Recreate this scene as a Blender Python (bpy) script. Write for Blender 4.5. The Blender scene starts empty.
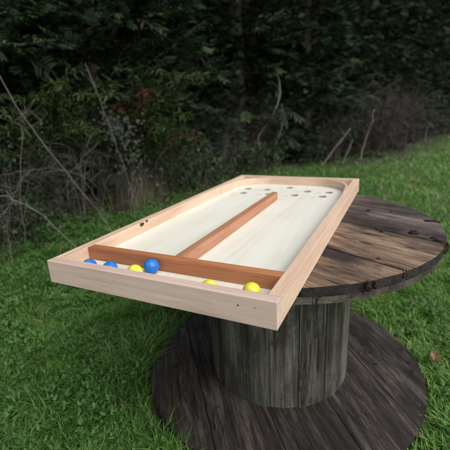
import bpy, bmesh, math, random
import numpy as np
from mathutils import Vector, Matrix

sc = bpy.context.scene
COL = sc.collection
rng = np.random.default_rng(7)
random.seed(7)
PI = math.pi

# ------------------------------------------------------------------ camera
CAMP = (0.7865, -0.5677, 1.0519)
cd = bpy.data.cameras.new('camera')
cam = bpy.data.objects.new('camera', cd)
COL.objects.link(cam)
Rm = Matrix(((0.90039557, -0.08664637, 0.42635693),
             (0.43226452, 0.28931255, -0.85407589),
             (-0.04934783, 0.95330512, 0.29794989)))
M4 = Rm.to_4x4()
M4.translation = CAMP
cam.matrix_world = M4
cd.sensor_width = 36.0
cd.lens = 29.42
cd.clip_start = 0.02
cd.clip_end = 400
cd.dof.use_dof = True
cd.dof.focus_distance = 0.88
cd.dof.aperture_fstop = 3.8
sc.camera = cam

# ------------------------------------------------------------------ light: overcast daylight
SUN_EL, SUN_AZ = math.radians(46), math.radians(-18)     # azimuth of the bright part of the sky, from +x towards +y
w = bpy.data.worlds.new('World')
sc.world = w
w.use_nodes = True
nt = w.node_tree
nt.nodes.clear()
sky = nt.nodes.new('ShaderNodeTexSky')
sky.sky_type = 'NISHITA'
sky.sun_disc = False
sky.sun_elevation = SUN_EL
sky.sun_rotation = math.radians(90) - SUN_AZ
sky.air_density = 1.0
sky.dust_density = 1.5
hsv = nt.nodes.new('ShaderNodeHueSaturation')
hsv.inputs['Saturation'].default_value = 0.35
bg = nt.nodes.new('ShaderNodeBackground')
bg.inputs['Strength'].default_value = 0.15
wo = nt.nodes.new('ShaderNodeOutputWorld')
nt.links.new(sky.outputs[0], hsv.inputs['Color'])
nt.links.new(hsv.outputs[0], bg.inputs[0])
nt.links.new(bg.outputs[0], wo.inputs[0])
sd = bpy.data.lights.new('sun', 'SUN')
sd.energy = 1.5
sd.angle = math.radians(50)
sd.color = (1.0, 0.97, 0.93)
sun = bpy.data.objects.new('sun', sd)
COL.objects.link(sun)
dv = Vector((math.cos(SUN_AZ) * math.cos(SUN_EL), math.sin(SUN_AZ) * math.cos(SUN_EL), math.sin(SUN_EL)))
sun.rotation_euler = dv.to_track_quat('Z', 'Y').to_euler()
sun.location = (5, 2, 8)
sc.view_settings.view_transform = 'Standard'
sc.view_settings.look = 'None'
sc.view_settings.exposure = 0.45
sc.view_settings.gamma = 1.0
sc.view_settings.use_curve_mapping = False
sc.render.engine = 'CYCLES'
sc.cycles.max_bounces = 4
sc.cycles.diffuse_bounces = 2
sc.cycles.glossy_bounces = 2
sc.cycles.transparent_max_bounces = 4


# ------------------------------------------------------------------ helpers
def tag(o, label=None, cat=None, group=None, kind=None):
    if label: o['label'] = label
    if cat: o['category'] = cat
    if group: o['group'] = group
    if kind: o['kind'] = kind
    return o


def empty(name, loc, rz=0.0):
    o = bpy.data.objects.new(name, None)
    o.empty_display_size = 0.1
    o.location = loc
    o.rotation_euler = (0, 0, rz)
    COL.objects.link(o)
    return o


def link_mesh(name, me, mat=None, parent=None):
    o = bpy.data.objects.new(name, me)
    COL.objects.link(o)
    if mat is not None and len(me.materials) == 0:
        me.materials.append(mat)
    if parent is not None:
        o.parent = parent
    return o


def bm_obj(name, bm, mat, parent=None, smooth=False):
    me = bpy.data.meshes.new(name)
    bmesh.ops.recalc_face_normals(bm, faces=bm.faces)
    bm.to_mesh(me)
    bm.free()
    if smooth:
        me.polygons.foreach_set('use_smooth', [True] * len(me.polygons))
    return link_mesh(name, me, mat, parent)


class Acc:
    """collects many small pieces as numpy arrays and makes ONE mesh"""
    def __init__(s):
        s.v = []; s.q = []; s.t = []; s.a = []; s.n = 0

    def add(s, v, quads=None, tris=None, var=None):
        v = np.asarray(v, float).reshape(-1, 3)
        if quads is not None and len(quads): s.q.append(np.asarray(quads, np.int64).reshape(-1, 4) + s.n)
        if tris is not None and len(tris): s.t.append(np.asarray(tris, np.int64).reshape(-1, 3) + s.n)
        s.v.append(v)
        s.a.append(np.zeros(len(v)) if var is None else (np.full(len(v), var) if np.isscalar(var) else np.asarray(var)))
        s.n += len(v)

    def mesh(s, name, smooth=True):
        v = np.concatenate(s.v); a = np.concatenate(s.a)
        q = np.concatenate(s.q) if s.q else np.zeros((0, 4), np.int64)
        t = np.concatenate(s.t) if s.t else np.zeros((0, 3), np.int64)
        me = bpy.data.meshes.new(name)
        nl = q.size + t.size; npoly = len(q) + len(t)
        me.vertices.add(len(v)); me.loops.add(nl); me.polygons.add(npoly)
        me.vertices.foreach_set('co', v.astype(np.float32).ravel())
        me.loops.foreach_set('vertex_index', np.concatenate([q.ravel(), t.ravel()]).astype(np.int32))
        tot = np.concatenate([np.full(len(q), 4), np.full(len(t), 3)])
        st = np.concatenate([[0], np.cumsum(tot)[:-1]])
        me.polygons.foreach_set('loop_start', st.astype(np.int32))
        me.polygons.foreach_set('use_smooth', np.full(npoly, smooth))
        at = me.attributes.new('var', 'FLOAT', 'POINT')
        at.data.foreach_set('value', a.astype(np.float32))
        me.update(calc_edges=True)
        me.validate()
        return me

    def obj(s, name, mat, parent=None, smooth=True):
        return link_mesh(name, s.mesh(name, smooth), mat, parent)


def nrm(v):
    return v / (np.linalg.norm(v, axis=-1, keepdims=True) + 1e-9)


def leaves(acc, P, D, S, L, W, fold=0.25, curl=0.0, var=None):
    """N folded leaves: base P, direction D, side S (unit), six vertices each"""
    N = len(P)
    D = nrm(D); S = nrm(S - (S * D).sum(1, keepdims=True) * D); U = np.cross(S, D)
    L = np.broadcast_to(L, N)[:, None]; W = np.broadcast_to(W, N)[:, None]
    c = np.broadcast_to(curl, N)[:, None]
    up = U * W * fold
    b = P
    r1 = P + D * L * .33 + S * W * .46 + up
    r2 = P + D * L * .70 + S * W * .36 + up * .8 - U * L * c * .4
    tp = P + D * L - U * L * c
    l2 = P + D * L * .70 - S * W * .36 + up * .8 - U * L * c * .4
    l1 = P + D * L * .33 - S * W * .46 + up
    V = np.stack([b, r1, r2, tp, l2, l1], 1).reshape(-1, 3)
    i = np.arange(N)[:, None] * 6
    Q = np.concatenate([i + np.array([0, 1, 2, 3]), i + np.array([3, 4, 5, 0])])
    if var is None: var = rng.random(N)
    acc.add(V, Q, None, np.repeat(np.broadcast_to(var, N), 6))


def tube(acc, pts, r0, r1, sides=5, var=0.5):
    pts = np.asarray(pts, float)
    n = len(pts)
    d = np.gradient(pts, axis=0); d = nrm(d)
    ref = np.array([0, 0, 1.0]) if abs(d[0, 2]) < .9 else np.array([1.0, 0, 0])
    a = nrm(np.cross(d, ref)); b = np.cross(d, a)
    r = np.linspace(r0, r1, n)[:, None, None]
    th = np.linspace(0, 2 * PI, sides, endpoint=False)
    V = pts[:, None] + r * (a[:, None] * np.cos(th)[None, :, None] + b[:, None] * np.sin(th)[None, :, None])
    Q = []
    for i in range(n - 1):
        for j in range(sides):
            k = (j + 1) % sides
            Q.append((i * sides + j, i * sides + k, (i + 1) * sides + k, (i + 1) * sides + j))
    V = V.reshape(-1, 3)
    V = np.concatenate([V, pts[:1], pts[-1:]])
    e = n * sides
    T = [(e, (j + 1) % sides, j) for j in range(sides)] + [(e + 1, (n - 1) * sides + j, (n - 1) * sides + (j + 1) % sides) for j in range(sides)]
    acc.add(V, Q, T, var)


def spline(ctrl, n=14):
    c = np.asarray(ctrl, float)
    t = np.linspace(0, len(c) - 1, n)
    out = []
    for x in t:
        i = min(int(x), len(c) - 2); f = x - i
        p0 = c[max(i - 1, 0)]; p1 = c[i]; p2 = c[i + 1]; p3 = c[min(i + 2, len(c) - 1)]
        out.append(.5 * ((2 * p1) + (-p0 + p2) * f + (2 * p0 - 5 * p1 + 4 * p2 - p3) * f * f + (-p0 + 3 * p1 - 3 * p2 + p3) * f ** 3))
    return np.array(out)


# hedge foot line: x of the foot of the hedge for each y
HY = np.array([-6, -3, 0.2, 1.5, 2.4, 3.2, 5.5, 6.1, 6.6, 8.7, 10.6, 12.6, 17, 24, 40])
HX = np.array([-4.2, -3.4, -2.65, -2.3, -2.0, -1.85, -1.65, -0.85, 0.10, 0.70, 1.2, 1.95, 3.6, 6.2, 12])


def hedge_x(y):
    return np.interp(y, HY, HX)


def gh(x, y):
    """ground height"""
    x = np.asarray(x, float); y = np.asarray(y, float)
    d = np.hypot(x - .4, y - .65)
    k = np.clip((d - .6) / 1.0, 0, 1)
    return k * (0.012 * np.sin(x * 2.3 + 1) * np.cos(y * 1.9) + 0.008 * np.sin(x * 5.1 + y * 3.7))


# ------------------------------------------------------------------ materials
def newmat(name):
    m = bpy.data.materials.new(name)
    m.use_nodes = True
    t = m.node_tree
    b = t.nodes['Principled BSDF']
    return m, t, b


def N(t, typ, **kw):
    n = t.nodes.new(typ)
    for k, v in kw.items():
        if k.startswith('i_'):
            n.inputs[k[2:]].default_value = v
        else:
            setattr(n, k, v)
    return n


def ramp(t, fac, stops, interp='LINEAR'):
    r = t.nodes.new('ShaderNodeValToRGB')
    r.color_ramp.interpolation = interp
    e = r.color_ramp.elements
    e.remove(e[1])
    for k, (p, c) in enumerate(stops):
        if k == 0:
            q = e[0]; q.position = p
        else:
            q = e.new(p)
        q.color = (c[0], c[1], c[2], 1) if not np.isscalar(c) else (c, c, c, 1)
    t.links.new(fac, r.inputs[0])
    return r.outputs[0]


def math_(t, op, a, b=None, clamp=False):
    n = t.nodes.new('ShaderNodeMath'); n.operation = op; n.use_clamp = clamp
    for k, x in enumerate((a, b)):
        if x is None: continue
        if isinstance(x, (int, float)): n.inputs[k].default_value = x
        else: t.links.new(x, n.inputs[k])
    return n.outputs[0]


def mix(t, fac, a, b, blend='MIX'):
    n = t.nodes.new('ShaderNodeMix'); n.data_type = 'RGBA'; n.blend_type = blend
    for k, x in ((0, fac), (6, a), (7, b)):
        if isinstance(x, (int, float)): n.inputs[k].default_value = x
        elif isinstance(x, tuple): n.inputs[k].default_value = (*x[:3], 1)
        else: t.links.new(x, n.inputs[k])
    return n.outputs[2]


def grain_coords(t, rz=0.0, scale=(1, 1, 1), offset_attr=False):
    tc = t.nodes.new('ShaderNodeTexCoord')
    m1 = t.nodes.new('ShaderNodeMapping'); m1.inputs['Rotation'].default_value = (0, 0, rz)
    t.links.new(tc.outputs['Object'], m1.inputs[0])
    src = m1.outputs[0]
    if offset_attr:
        a = N(t, 'ShaderNodeAttribute', attribute_name='var')
        va = t.nodes.new('ShaderNodeVectorMath'); va.operation = 'MULTIPLY_ADD'
        va.inputs[1].default_value = (7.3, 3.1, 5.7)
        cmb = t.nodes.new('ShaderNodeCombineXYZ')
        for k in range(3): t.links.new(a.outputs['Fac'], cmb.inputs[k])
        t.links.new(cmb.outputs[0], va.inputs[0])
        t.links.new(src, va.inputs[2])
        off = va.outputs[0]
    else:
        off = src
    m2 = t.nodes.new('ShaderNodeMapping'); m2.inputs['Scale'].default_value = scale
    t.links.new(off, m2.inputs[0])
    return src, off, m2.outputs[0]


def wood(name, dark, mid, light, axis='Y', fine=90, rough=0.55, bump=0.08, contrast=1.0, spec=0.35, pores=.35):
    m, t, b = newmat(name)
    k = {'X': (0.05, 1, 1), 'Y': (1, 0.05, 1), 'Z': (1, 1, .05)}[axis]
    raw, off, c = grain_coords(t, 0, k)
    n1 = N(t, 'ShaderNodeTexNoise', i_Scale=fine, i_Detail=6.0, i_Roughness=.6); t.links.new(c, n1.inputs['Vector'])
    n2 = N(t, 'ShaderNodeTexNoise', i_Scale=fine * .16, i_Detail=3.0, i_Distortion=1.2); t.links.new(c, n2.inputs['Vector'])
    n3 = N(t, 'ShaderNodeTexNoise', i_Scale=5.0, i_Detail=2.0); t.links.new(raw, n3.inputs['Vector'])
    s = math_(t, 'ADD', math_(t, 'MULTIPLY', n1.outputs[0], .45), math_(t, 'MULTIPLY', n2.outputs[0], .35))
    s = math_(t, 'ADD', s, math_(t, 'MULTIPLY', n3.outputs[0], .20))
    col = ramp(t, s, [(.5 - .16 / contrast, dark), (.5, mid), (.5 + .14 / contrast, light)])
    # sparse dark pores along the grain
    n4 = N(t, 'ShaderNodeTexNoise', i_Scale=fine * 3.2, i_Detail=2.0); t.links.new(c, n4.inputs['Vector'])
    p = ramp(t, n4.outputs[0], [(.30, 1.0), (.38, 0.0)])
    col = mix(t, math_(t, 'MULTIPLY', p, pores), col, tuple(x * .55 for x in dark))
    t.links.new(col, b.inputs['Base Color'])
    b.inputs['Roughness'].default_value = rough
    b.inputs['Specular IOR Level'].default_value = spec
    bp = N(t, 'ShaderNodeBump', i_Strength=bump, i_Distance=.002)
    t.links.new(s, bp.inputs['Height']); t.links.new(bp.outputs[0], b.inputs['Normal'])
    return m


beech = ((.55, .365, .25), (.67, .475, .34), (.745, .56, .42))
M_beech_x = wood('beech_across', *beech, axis='X')
M_beech_y = wood('beech_along', *beech, axis='Y')
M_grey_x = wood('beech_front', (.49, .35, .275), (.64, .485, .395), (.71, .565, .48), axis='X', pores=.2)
M_floor = wood('pale_plywood', (.72, .685, .565), (.80, .775, .66), (.84, .82, .72), axis='Y', fine=60, rough=.45, bump=.02, contrast=1.1, pores=.0)
M_red_x = wood('red_wood_across', (.24, .085, .034), (.40, .150, .065), (.50, .225, .105), axis='X', fine=70, rough=.5)
M_red_y = wood('red_wood_along', (.28, .11, .055), (.42, .19, .105), (.53, .28, .17), axis='Y', fine=70, rough=.5)
M_base = wood('base_board', (.09, .085, .08), (.12, .115, .11), (.15, .145, .14), axis='Y', fine=60)


def plain(name, col, rough=.6, metallic=0.0, noise=0.0, nscale=30):
    m, t, b = newmat(name)
    b.inputs['Roughness'].default_value = rough
    b.inputs['Metallic'].default_value = metallic
    if noise:
        tc = t.nodes.new('ShaderNodeTexCoord')
        n = N(t, 'ShaderNodeTexNoise', i_Scale=nscale, i_Detail=4.0)
        t.links.new(tc.outputs['Object'], n.inputs['Vector'])
        c = ramp(t, n.outputs[0], [(.3, tuple(x * (1 - noise) for x in col)), (.7, tuple(min(1, x * (1 + noise)) for x in col))])
        t.links.new(c, b.inputs['Base Color'])
        bp = N(t, 'ShaderNodeBump', i_Strength=.3, i_Distance=.003)
        t.links.new(n.outputs[0], bp.inputs['Height']); t.links.new(bp.outputs[0], b.inputs['Normal'])
    else:
        b.inputs['Base Color'].default_value = (*col, 1)
    return m


def paint(name, col, wear):
    m, t, b = newmat(name)
    tc = t.nodes.new('ShaderNodeTexCoord')
    n = N(t, 'ShaderNodeTexNoise', i_Scale=90.0, i_Detail=5.0); t.links.new(tc.outputs['Object'], n.inputs['Vector'])
    c = ramp(t, n.outputs[0], [(.42, col), (.62, wear)])
    n2 = N(t, 'ShaderNodeTexNoise', i_Scale=160.0, i_Detail=6.0, i_Roughness=.7); t.links.new(tc.outputs['Object'], n2.inputs['Vector'])
    c = mix(t, math_(t, 'MULTIPLY', ramp(t, n2.outputs[0], [(.58, 0.0), (.66, 1.0)]), .35), c, tuple(min(.8, x * 1.3 + .06) for x in wear))
    t.links.new(c, b.inputs['Base Color'])
    b.inputs['Roughness'].default_value = .42
    b.inputs['Specular IOR Level'].default_value = .4
    bp = N(t, 'ShaderNodeBump', i_Strength=.12, i_Distance=.001)
    t.links.new(n.outputs[0], bp.inputs['Height']); t.links.new(bp.outputs[0], b.inputs['Normal'])
    return m


M_blue = paint('blue_paint', (.012, .14, .52), (.03, .24, .66))
M_yellow = paint('yellow_paint', (.74, .66, .03), (.80, .76, .10))
M_knot = plain('knot_wood', (.035, .02, .015), .8, noise=.5, nscale=120)
M_bore = plain('shaded_bore', (.27, .235, .20), .8, noise=.4, nscale=90)  # shade of the hole walls put into the lining colour
M_mark = plain('pencil_mark', (.45, .45, .42), .7)
M_rust = plain('rusted_iron', (.028, .013, .010), .85, .2, noise=.6, nscale=160)
M_hole = plain('dark_nail', (.006, .005, .005), .9)

PLANK_ANG = math.radians(-25)


def weathered(name, kind):
    """old rain-dark spool timber; coordinates rotated so that u runs along the planks"""
    m, t, b = newmat(name)
    rz = -PLANK_ANG if kind == 'top' else (math.radians(52) if kind == 'bottom' else 0)
    sc_ = (0.09, 1, 1) if kind != 'drum' else (1, 1, .045)
    raw, off, c = grain_coords(t, rz, sc_, True)
    sep = t.nodes.new('ShaderNodeSeparateXYZ'); t.links.new(raw, sep.inputs[0])
    fine = N(t, 'ShaderNodeTexNoise', i_Scale=150.0, i_Detail=6.0, i_Roughness=.7); t.links.new(c, fine.inputs['Vector'])
    med = N(t, 'ShaderNodeTexNoise', i_Scale=38.0, i_Detail=5.0, i_Distortion=.6); t.links.new(c, med.inputs['Vector'])
    big = N(t, 'ShaderNodeTexNoise', i_Scale=6.0, i_Detail=5.0, i_Roughness=.6); t.links.new(off, big.inputs['Vector'])
    bl = N(t, 'ShaderNodeTexNoise', i_Scale=4.0, i_Detail=6.0, i_Distortion=.8)
    mp = t.nodes.new('ShaderNodeMapping'); mp.inputs['Scale'].default_value = (.45, 2.2, 1) if kind != 'drum' else (2, 2, .6)
    t.links.new(off, mp.inputs[0]); t.links.new(mp.outputs[0], bl.inputs['Vector'])
    s = math_(t, 'ADD', math_(t, 'MULTIPLY', fine.outputs[0], .5), math_(t, 'MULTIPLY', med.outputs[0], .5))
    if kind == 'top':
        base = ramp(t, s, [(.37, (.080, .052, .035)), (.5, (.205, .130, .080)), (.62, (.35, .245, .165))])
        grey = ramp(t, s, [(.37, (.042, .033, .029)), (.5, (.135, .108, .093)), (.62, (.26, .22, .195))])
        # v across the planks decides which plank is tan and which is mauve grey
        v = math_(t, 'ADD', sep.outputs[1], math_(t, 'MULTIPLY', math_(t, 'SUBTRACT', big.outputs[0], .5), .06))
        vf = math_(t, 'ADD', v, .55)          # 0..1.1
        vf = math_(t, 'DIVIDE', vf, 1.1)
        gf = ramp(t, vf, [(0, .0), (.30, .25), (.42, .10), (.62, .12), (.66, .9), (1, .8)])
        col = mix(t, gf, base, grey)
        dk = ramp(t, vf, [(0, .1), (.385, .05), (.405, .0), (.60, .10), (.632, .9), (.70, .85), (.745, .10), (.83, .15), (.865, .8), (.90, .3), (1, .4)])
        pat = ramp(t, bl.outputs[0], [(.36, 0.35), (.5, 1.0)])
        col = mix(t, math_(t, 'MULTIPLY', math_(t, 'MULTIPLY', dk, pat), .95), col, (.028, .022, .022))
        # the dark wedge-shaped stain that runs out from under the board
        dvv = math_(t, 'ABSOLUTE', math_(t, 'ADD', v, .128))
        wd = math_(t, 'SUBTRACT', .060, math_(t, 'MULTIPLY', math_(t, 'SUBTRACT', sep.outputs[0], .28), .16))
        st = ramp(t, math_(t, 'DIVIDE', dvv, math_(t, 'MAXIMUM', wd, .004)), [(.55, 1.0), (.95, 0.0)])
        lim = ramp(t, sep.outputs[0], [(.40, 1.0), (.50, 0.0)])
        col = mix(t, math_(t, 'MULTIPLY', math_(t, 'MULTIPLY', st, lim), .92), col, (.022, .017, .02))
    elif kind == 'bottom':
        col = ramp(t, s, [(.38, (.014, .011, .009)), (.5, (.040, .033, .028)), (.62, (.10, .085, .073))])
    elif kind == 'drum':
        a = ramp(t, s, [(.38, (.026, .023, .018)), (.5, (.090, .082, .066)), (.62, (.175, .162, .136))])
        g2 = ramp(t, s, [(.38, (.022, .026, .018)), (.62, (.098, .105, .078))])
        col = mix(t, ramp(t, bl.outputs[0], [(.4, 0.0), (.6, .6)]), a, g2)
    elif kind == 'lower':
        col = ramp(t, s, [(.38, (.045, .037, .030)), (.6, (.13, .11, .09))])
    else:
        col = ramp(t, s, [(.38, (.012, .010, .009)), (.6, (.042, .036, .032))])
    # blotches of damp and dirt with soft ragged outlines
    dm = N(t, 'ShaderNodeTexNoise', i_Scale=9.0, i_Detail=9.0, i_Roughness=.68, i_Distortion=.5)
    mpd = t.nodes.new('ShaderNodeMapping'); mpd.inputs['Scale'].default_value = (.5, 1.2, 1) if kind != 'drum' else (1, 1, .5)
    t.links.new(off, mpd.inputs[0]); t.links.new(mpd.outputs[0], dm.inputs['Vector'])
    col = mix(t, math_(t, 'MULTIPLY', ramp(t, dm.outputs[0], [(.49, 0.0), (.60, 1.0)]), .58), col, (.022, .017, .014))
    gr = N(t, 'ShaderNodeTexNoise', i_Scale=320.0, i_Detail=3.0); t.links.new(off, gr.inputs['Vector'])
    col = mix(t, .55, col, mix(t, 1.0, col, ramp(t, gr.outputs[0], [(.3, .45), (.7, 1.5)]), 'MULTIPLY'))
    # checks and cracks
    cr = N(t, 'ShaderNodeTexNoise', i_Scale=26.0, i_Detail=3.0, i_Distortion=.3); t.links.new(c, cr.inputs['Vector'])
    ca = math_(t, 'ABSOLUTE', math_(t, 'SUBTRACT', cr.outputs[0], .5))
    cm = ramp(t, ca, [(.0, 1.0), (.010, 1.0), (.022, 0.0)])
    gate = ramp(t, big.outputs[0], [(.50, 0.0), (.60, 1.0 if kind != 'under' else 0.0)])
    crack = math_(t, 'MULTIPLY', cm, gate)
    col = mix(t, math_(t, 'MULTIPLY', crack, .85), col, (.012, .009, .008))
    # small dark flecks (knots, old nail stains) stretched with the grain
    vo = N(t, 'ShaderNodeTexVoronoi', i_Scale=11.0)
    mp2 = t.nodes.new('ShaderNodeMapping'); mp2.inputs['Scale'].default_value = (.4, 1.3, 1) if kind != 'drum' else (1, 1, .5)
    t.links.new(off, mp2.inputs[0]); t.links.new(mp2.outputs[0], vo.inputs['Vector'])
    kn = ramp(t, vo.outputs['Distance'], [(.07, 1.0), (.14, 0.0)])
    col = mix(t, math_(t, 'MULTIPLY', math_(t, 'MULTIPLY', kn, ramp(t, vo.outputs['Color'], [(.45, 0.), (.55, 1.)])), .85), col, (.02, .014, .012))
    av = N(t, 'ShaderNodeAttribute', attribute_name='var')
    col = mix(t, 1.0, col, ramp(t, av.outputs['Fac'], [(0, .62), (1, 1.25)]), 'MULTIPLY')
    t.links.new(col, b.inputs['Base Color'])
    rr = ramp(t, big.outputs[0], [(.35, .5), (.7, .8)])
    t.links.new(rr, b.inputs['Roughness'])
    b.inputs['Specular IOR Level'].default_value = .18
    h = math_(t, 'SUBTRACT', s, math_(t, 'MULTIPLY', crack, .8))
    bp = N(t, 'ShaderNodeBump', i_Strength=.7, i_Distance=.006)
    t.links.new(h, bp.inputs['Height']); t.links.new(bp.outputs[0], b.inputs['Normal'])
    return m


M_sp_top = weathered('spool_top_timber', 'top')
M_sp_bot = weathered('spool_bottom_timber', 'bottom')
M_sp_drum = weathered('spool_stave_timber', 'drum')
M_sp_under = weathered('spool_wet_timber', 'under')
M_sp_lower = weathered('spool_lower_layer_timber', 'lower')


def leafmat(name, stops, rough=.55, trans=.25):
    m, t, b = newmat(name)
    a = N(t, 'ShaderNodeAttribute', attribute_name='var')
    c = ramp(t, a.outputs['Fac'], stops)
    t.links.new(c, b.inputs['Base Color'])
    b.inputs['Roughness'].default_value = rough
    b.inputs['Specular IOR Level'].default_value = .3
    if trans:
        tr = t.nodes.new('ShaderNodeBsdfTranslucent')
        t.links.new(c, tr.inputs[0])
        ms = t.nodes.new('ShaderNodeMixShader'); ms.inputs[0].default_value = trans
        t.links.new(b.outputs[0], ms.inputs[1]); t.links.new(tr.outputs[0], ms.inputs[2])
        t.links.new(ms.outputs[0], t.nodes['Material Output'].inputs[0])
    return m


M_con = leafmat('conifer_needles', [(0, (.010, .020, .009)), (.6, (.024, .044, .014)), (.9, (.046, .072, .022)), (1, (.07, .05, .025))], .6, 0)
M_con2 = leafmat('yellow_green_needles', [(0, (.016, .03, .010)), (.55, (.04, .072, .018)), (.86, (.08, .12, .03)), (.9, (.12, .05, .025)), (1, (.10, .045, .02))], .6, 0)
M_con3 = leafmat('blue_green_needles', [(0, (.010, .022, .013)), (.6, (.032, .064, .024)), (1, (.055, .10, .034))], .6, 0)
M_grass = leafmat('grass_blades', [(0, (.045, .105, .018)), (.45, (.108, .240, .040)), (.8, (.17, .335, .065)), (.93, (.24, .34, .10)), (1, (.36, .30, .17))], .5, .3)
M_weed = leafmat('weed_leaves', [(0, (.034, .090, .018)), (.5, (.080, .18, .038)), (.9, (.14, .265, .065)), (1, (.19, .27, .13))], .45, .25)
M_bram = leafmat('bramble_leaves', [(0, (.014, .032, .011)), (.5, (.030, .062, .019)), (.88, (.065, .11, .035)), (1, (.12, .13, .055))], .5, .1)
M_twig = leafmat('grey_twigs', [(0, (.022, .018, .015)), (.6, (.055, .046, .038)), (.9, (.10, .086, .072)), (1, (.20, .175, .15))], .85, 0)
M_cane = leafmat('cane_bark', [(0, (.09, .075, .06)), (.5, (.16, .14, .115)), (1, (.26, .23, .195))], .8, 0)
M_straw = leafmat('dry_stalks', [(0, (.10, .085, .055)), (.6, (.20, .17, .11)), (1, (.30, .26, .18))], .8, .15)
M_fluff = leafmat('seed_fluff', [(0, (.10, .105, .09)), (1, (.22, .225, .20))], .9, .3)
M_litter = leafmat('leaf_litter', [(0, (.03, .02, .013)), (.6, (.065, .042, .025)), (1, (.13, .085, .045))], .8, 0)
M_dead = leafmat('dead_leaf', [(0, (.15, .085, .045)), (1, (.27, .17, .09))], .7, .1)


def barkmat(name, a, b_):
    m, t, b = newmat(name)
    raw, off, c = grain_coords(t, 0, (1, 1, .12))
    n = N(t, 'ShaderNodeTexNoise', i_Scale=40.0, i_Detail=6.0); t.links.new(c, n.inputs['Vector'])
    col = ramp(t, n.outputs[0], [(.35, a), (.65, b_)])
    t.links.new(col, b.inputs['Base Color']); b.inputs['Roughness'].default_value = .9
    bp = N(t, 'ShaderNodeBump', i_Strength=.8, i_Distance=.01)
    t.links.new(n.outputs[0], bp.inputs['Height']); t.links.new(bp.outputs[0], b.inputs['Normal'])
    return m


M_bark = barkmat('conifer_bark', (.05, .038, .03), (.16, .125, .10))


def groundmat():
    m, t, b = newmat('ground_soil')
    tc = t.nodes.new('ShaderNodeTexCoord')
    n1 = N(t, 'ShaderNodeTexNoise', i_Scale=3.0, i_Detail=8.0); t.links.new(tc.outputs['Object'], n1.inputs['Vector'])
    n2 = N(t, 'ShaderNodeTexNoise', i_Scale=60.0, i_Detail=5.0); t.links.new(tc.outputs['Object'], n2.inputs['Vector'])
    lawn = N(t, 'ShaderNodeAttribute', attribute_name='lawn')
    s = math_(t, 'ADD', math_(t, 'MULTIPLY', n1.outputs[0], .5), math_(t, 'MULTIPLY', n2.outputs[0], .5))
    g = ramp(t, s, [(.35, (.030, .045, .010)), (.5, (.060, .105, .018)), (.65, (.10, .155, .028))])
    d = ramp(t, s, [(.35, (.016, .012, .009)), (.6, (.05, .036, .024))])
    c = mix(t, lawn.outputs['Fac'], d, g)
    t.links.new(c, b.inputs['Base Color']); b.inputs['Roughness'].default_value = .95
    bp = N(t, 'ShaderNodeBump', i_Strength=.8, i_Distance=.02)
    t.links.new(n2.outputs[0], bp.inputs['Height']); t.links.new(bp.outputs[0], b.inputs['Normal'])
    return m


# ------------------------------------------------------------------ setting: ground
def build_ground():
    xs = np.concatenate([np.linspace(-150, -12, 24), np.linspace(-11, 14, 150), np.linspace(15, 150, 24)])
    ys = np.concatenate([np.linspace(-100, -9, 18), np.linspace(-8, 26, 190), np.linspace(27, 200, 24)])
    X, Y = np.meshgrid(xs, ys)
    Z = gh(X, Y)
    V = np.stack([X, Y, Z], -1).reshape(-1, 3)
    nx, ny = len(xs), len(ys)
    i = np.arange((ny - 1) * (nx - 1)); r, c = i // (nx - 1), i % (nx - 1)
    a = r * nx + c
    Q = np.stack([a, a + 1, a + nx + 1, a + nx], 1)
    acc = Acc(); acc.add(V, Q)
    me = acc.mesh('ground')
    lw = np.clip((V[:, 0] - hedge_x(V[:, 1]) - .05) / .9, 0, 1)
    at = me.attributes.new('lawn', 'FLOAT', 'POINT'); at.data.foreach_set('value', lw.astype(np.float32))
    o = link_mesh('ground', me, groundmat())
    tag(o, kind='structure')


build_ground()

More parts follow.
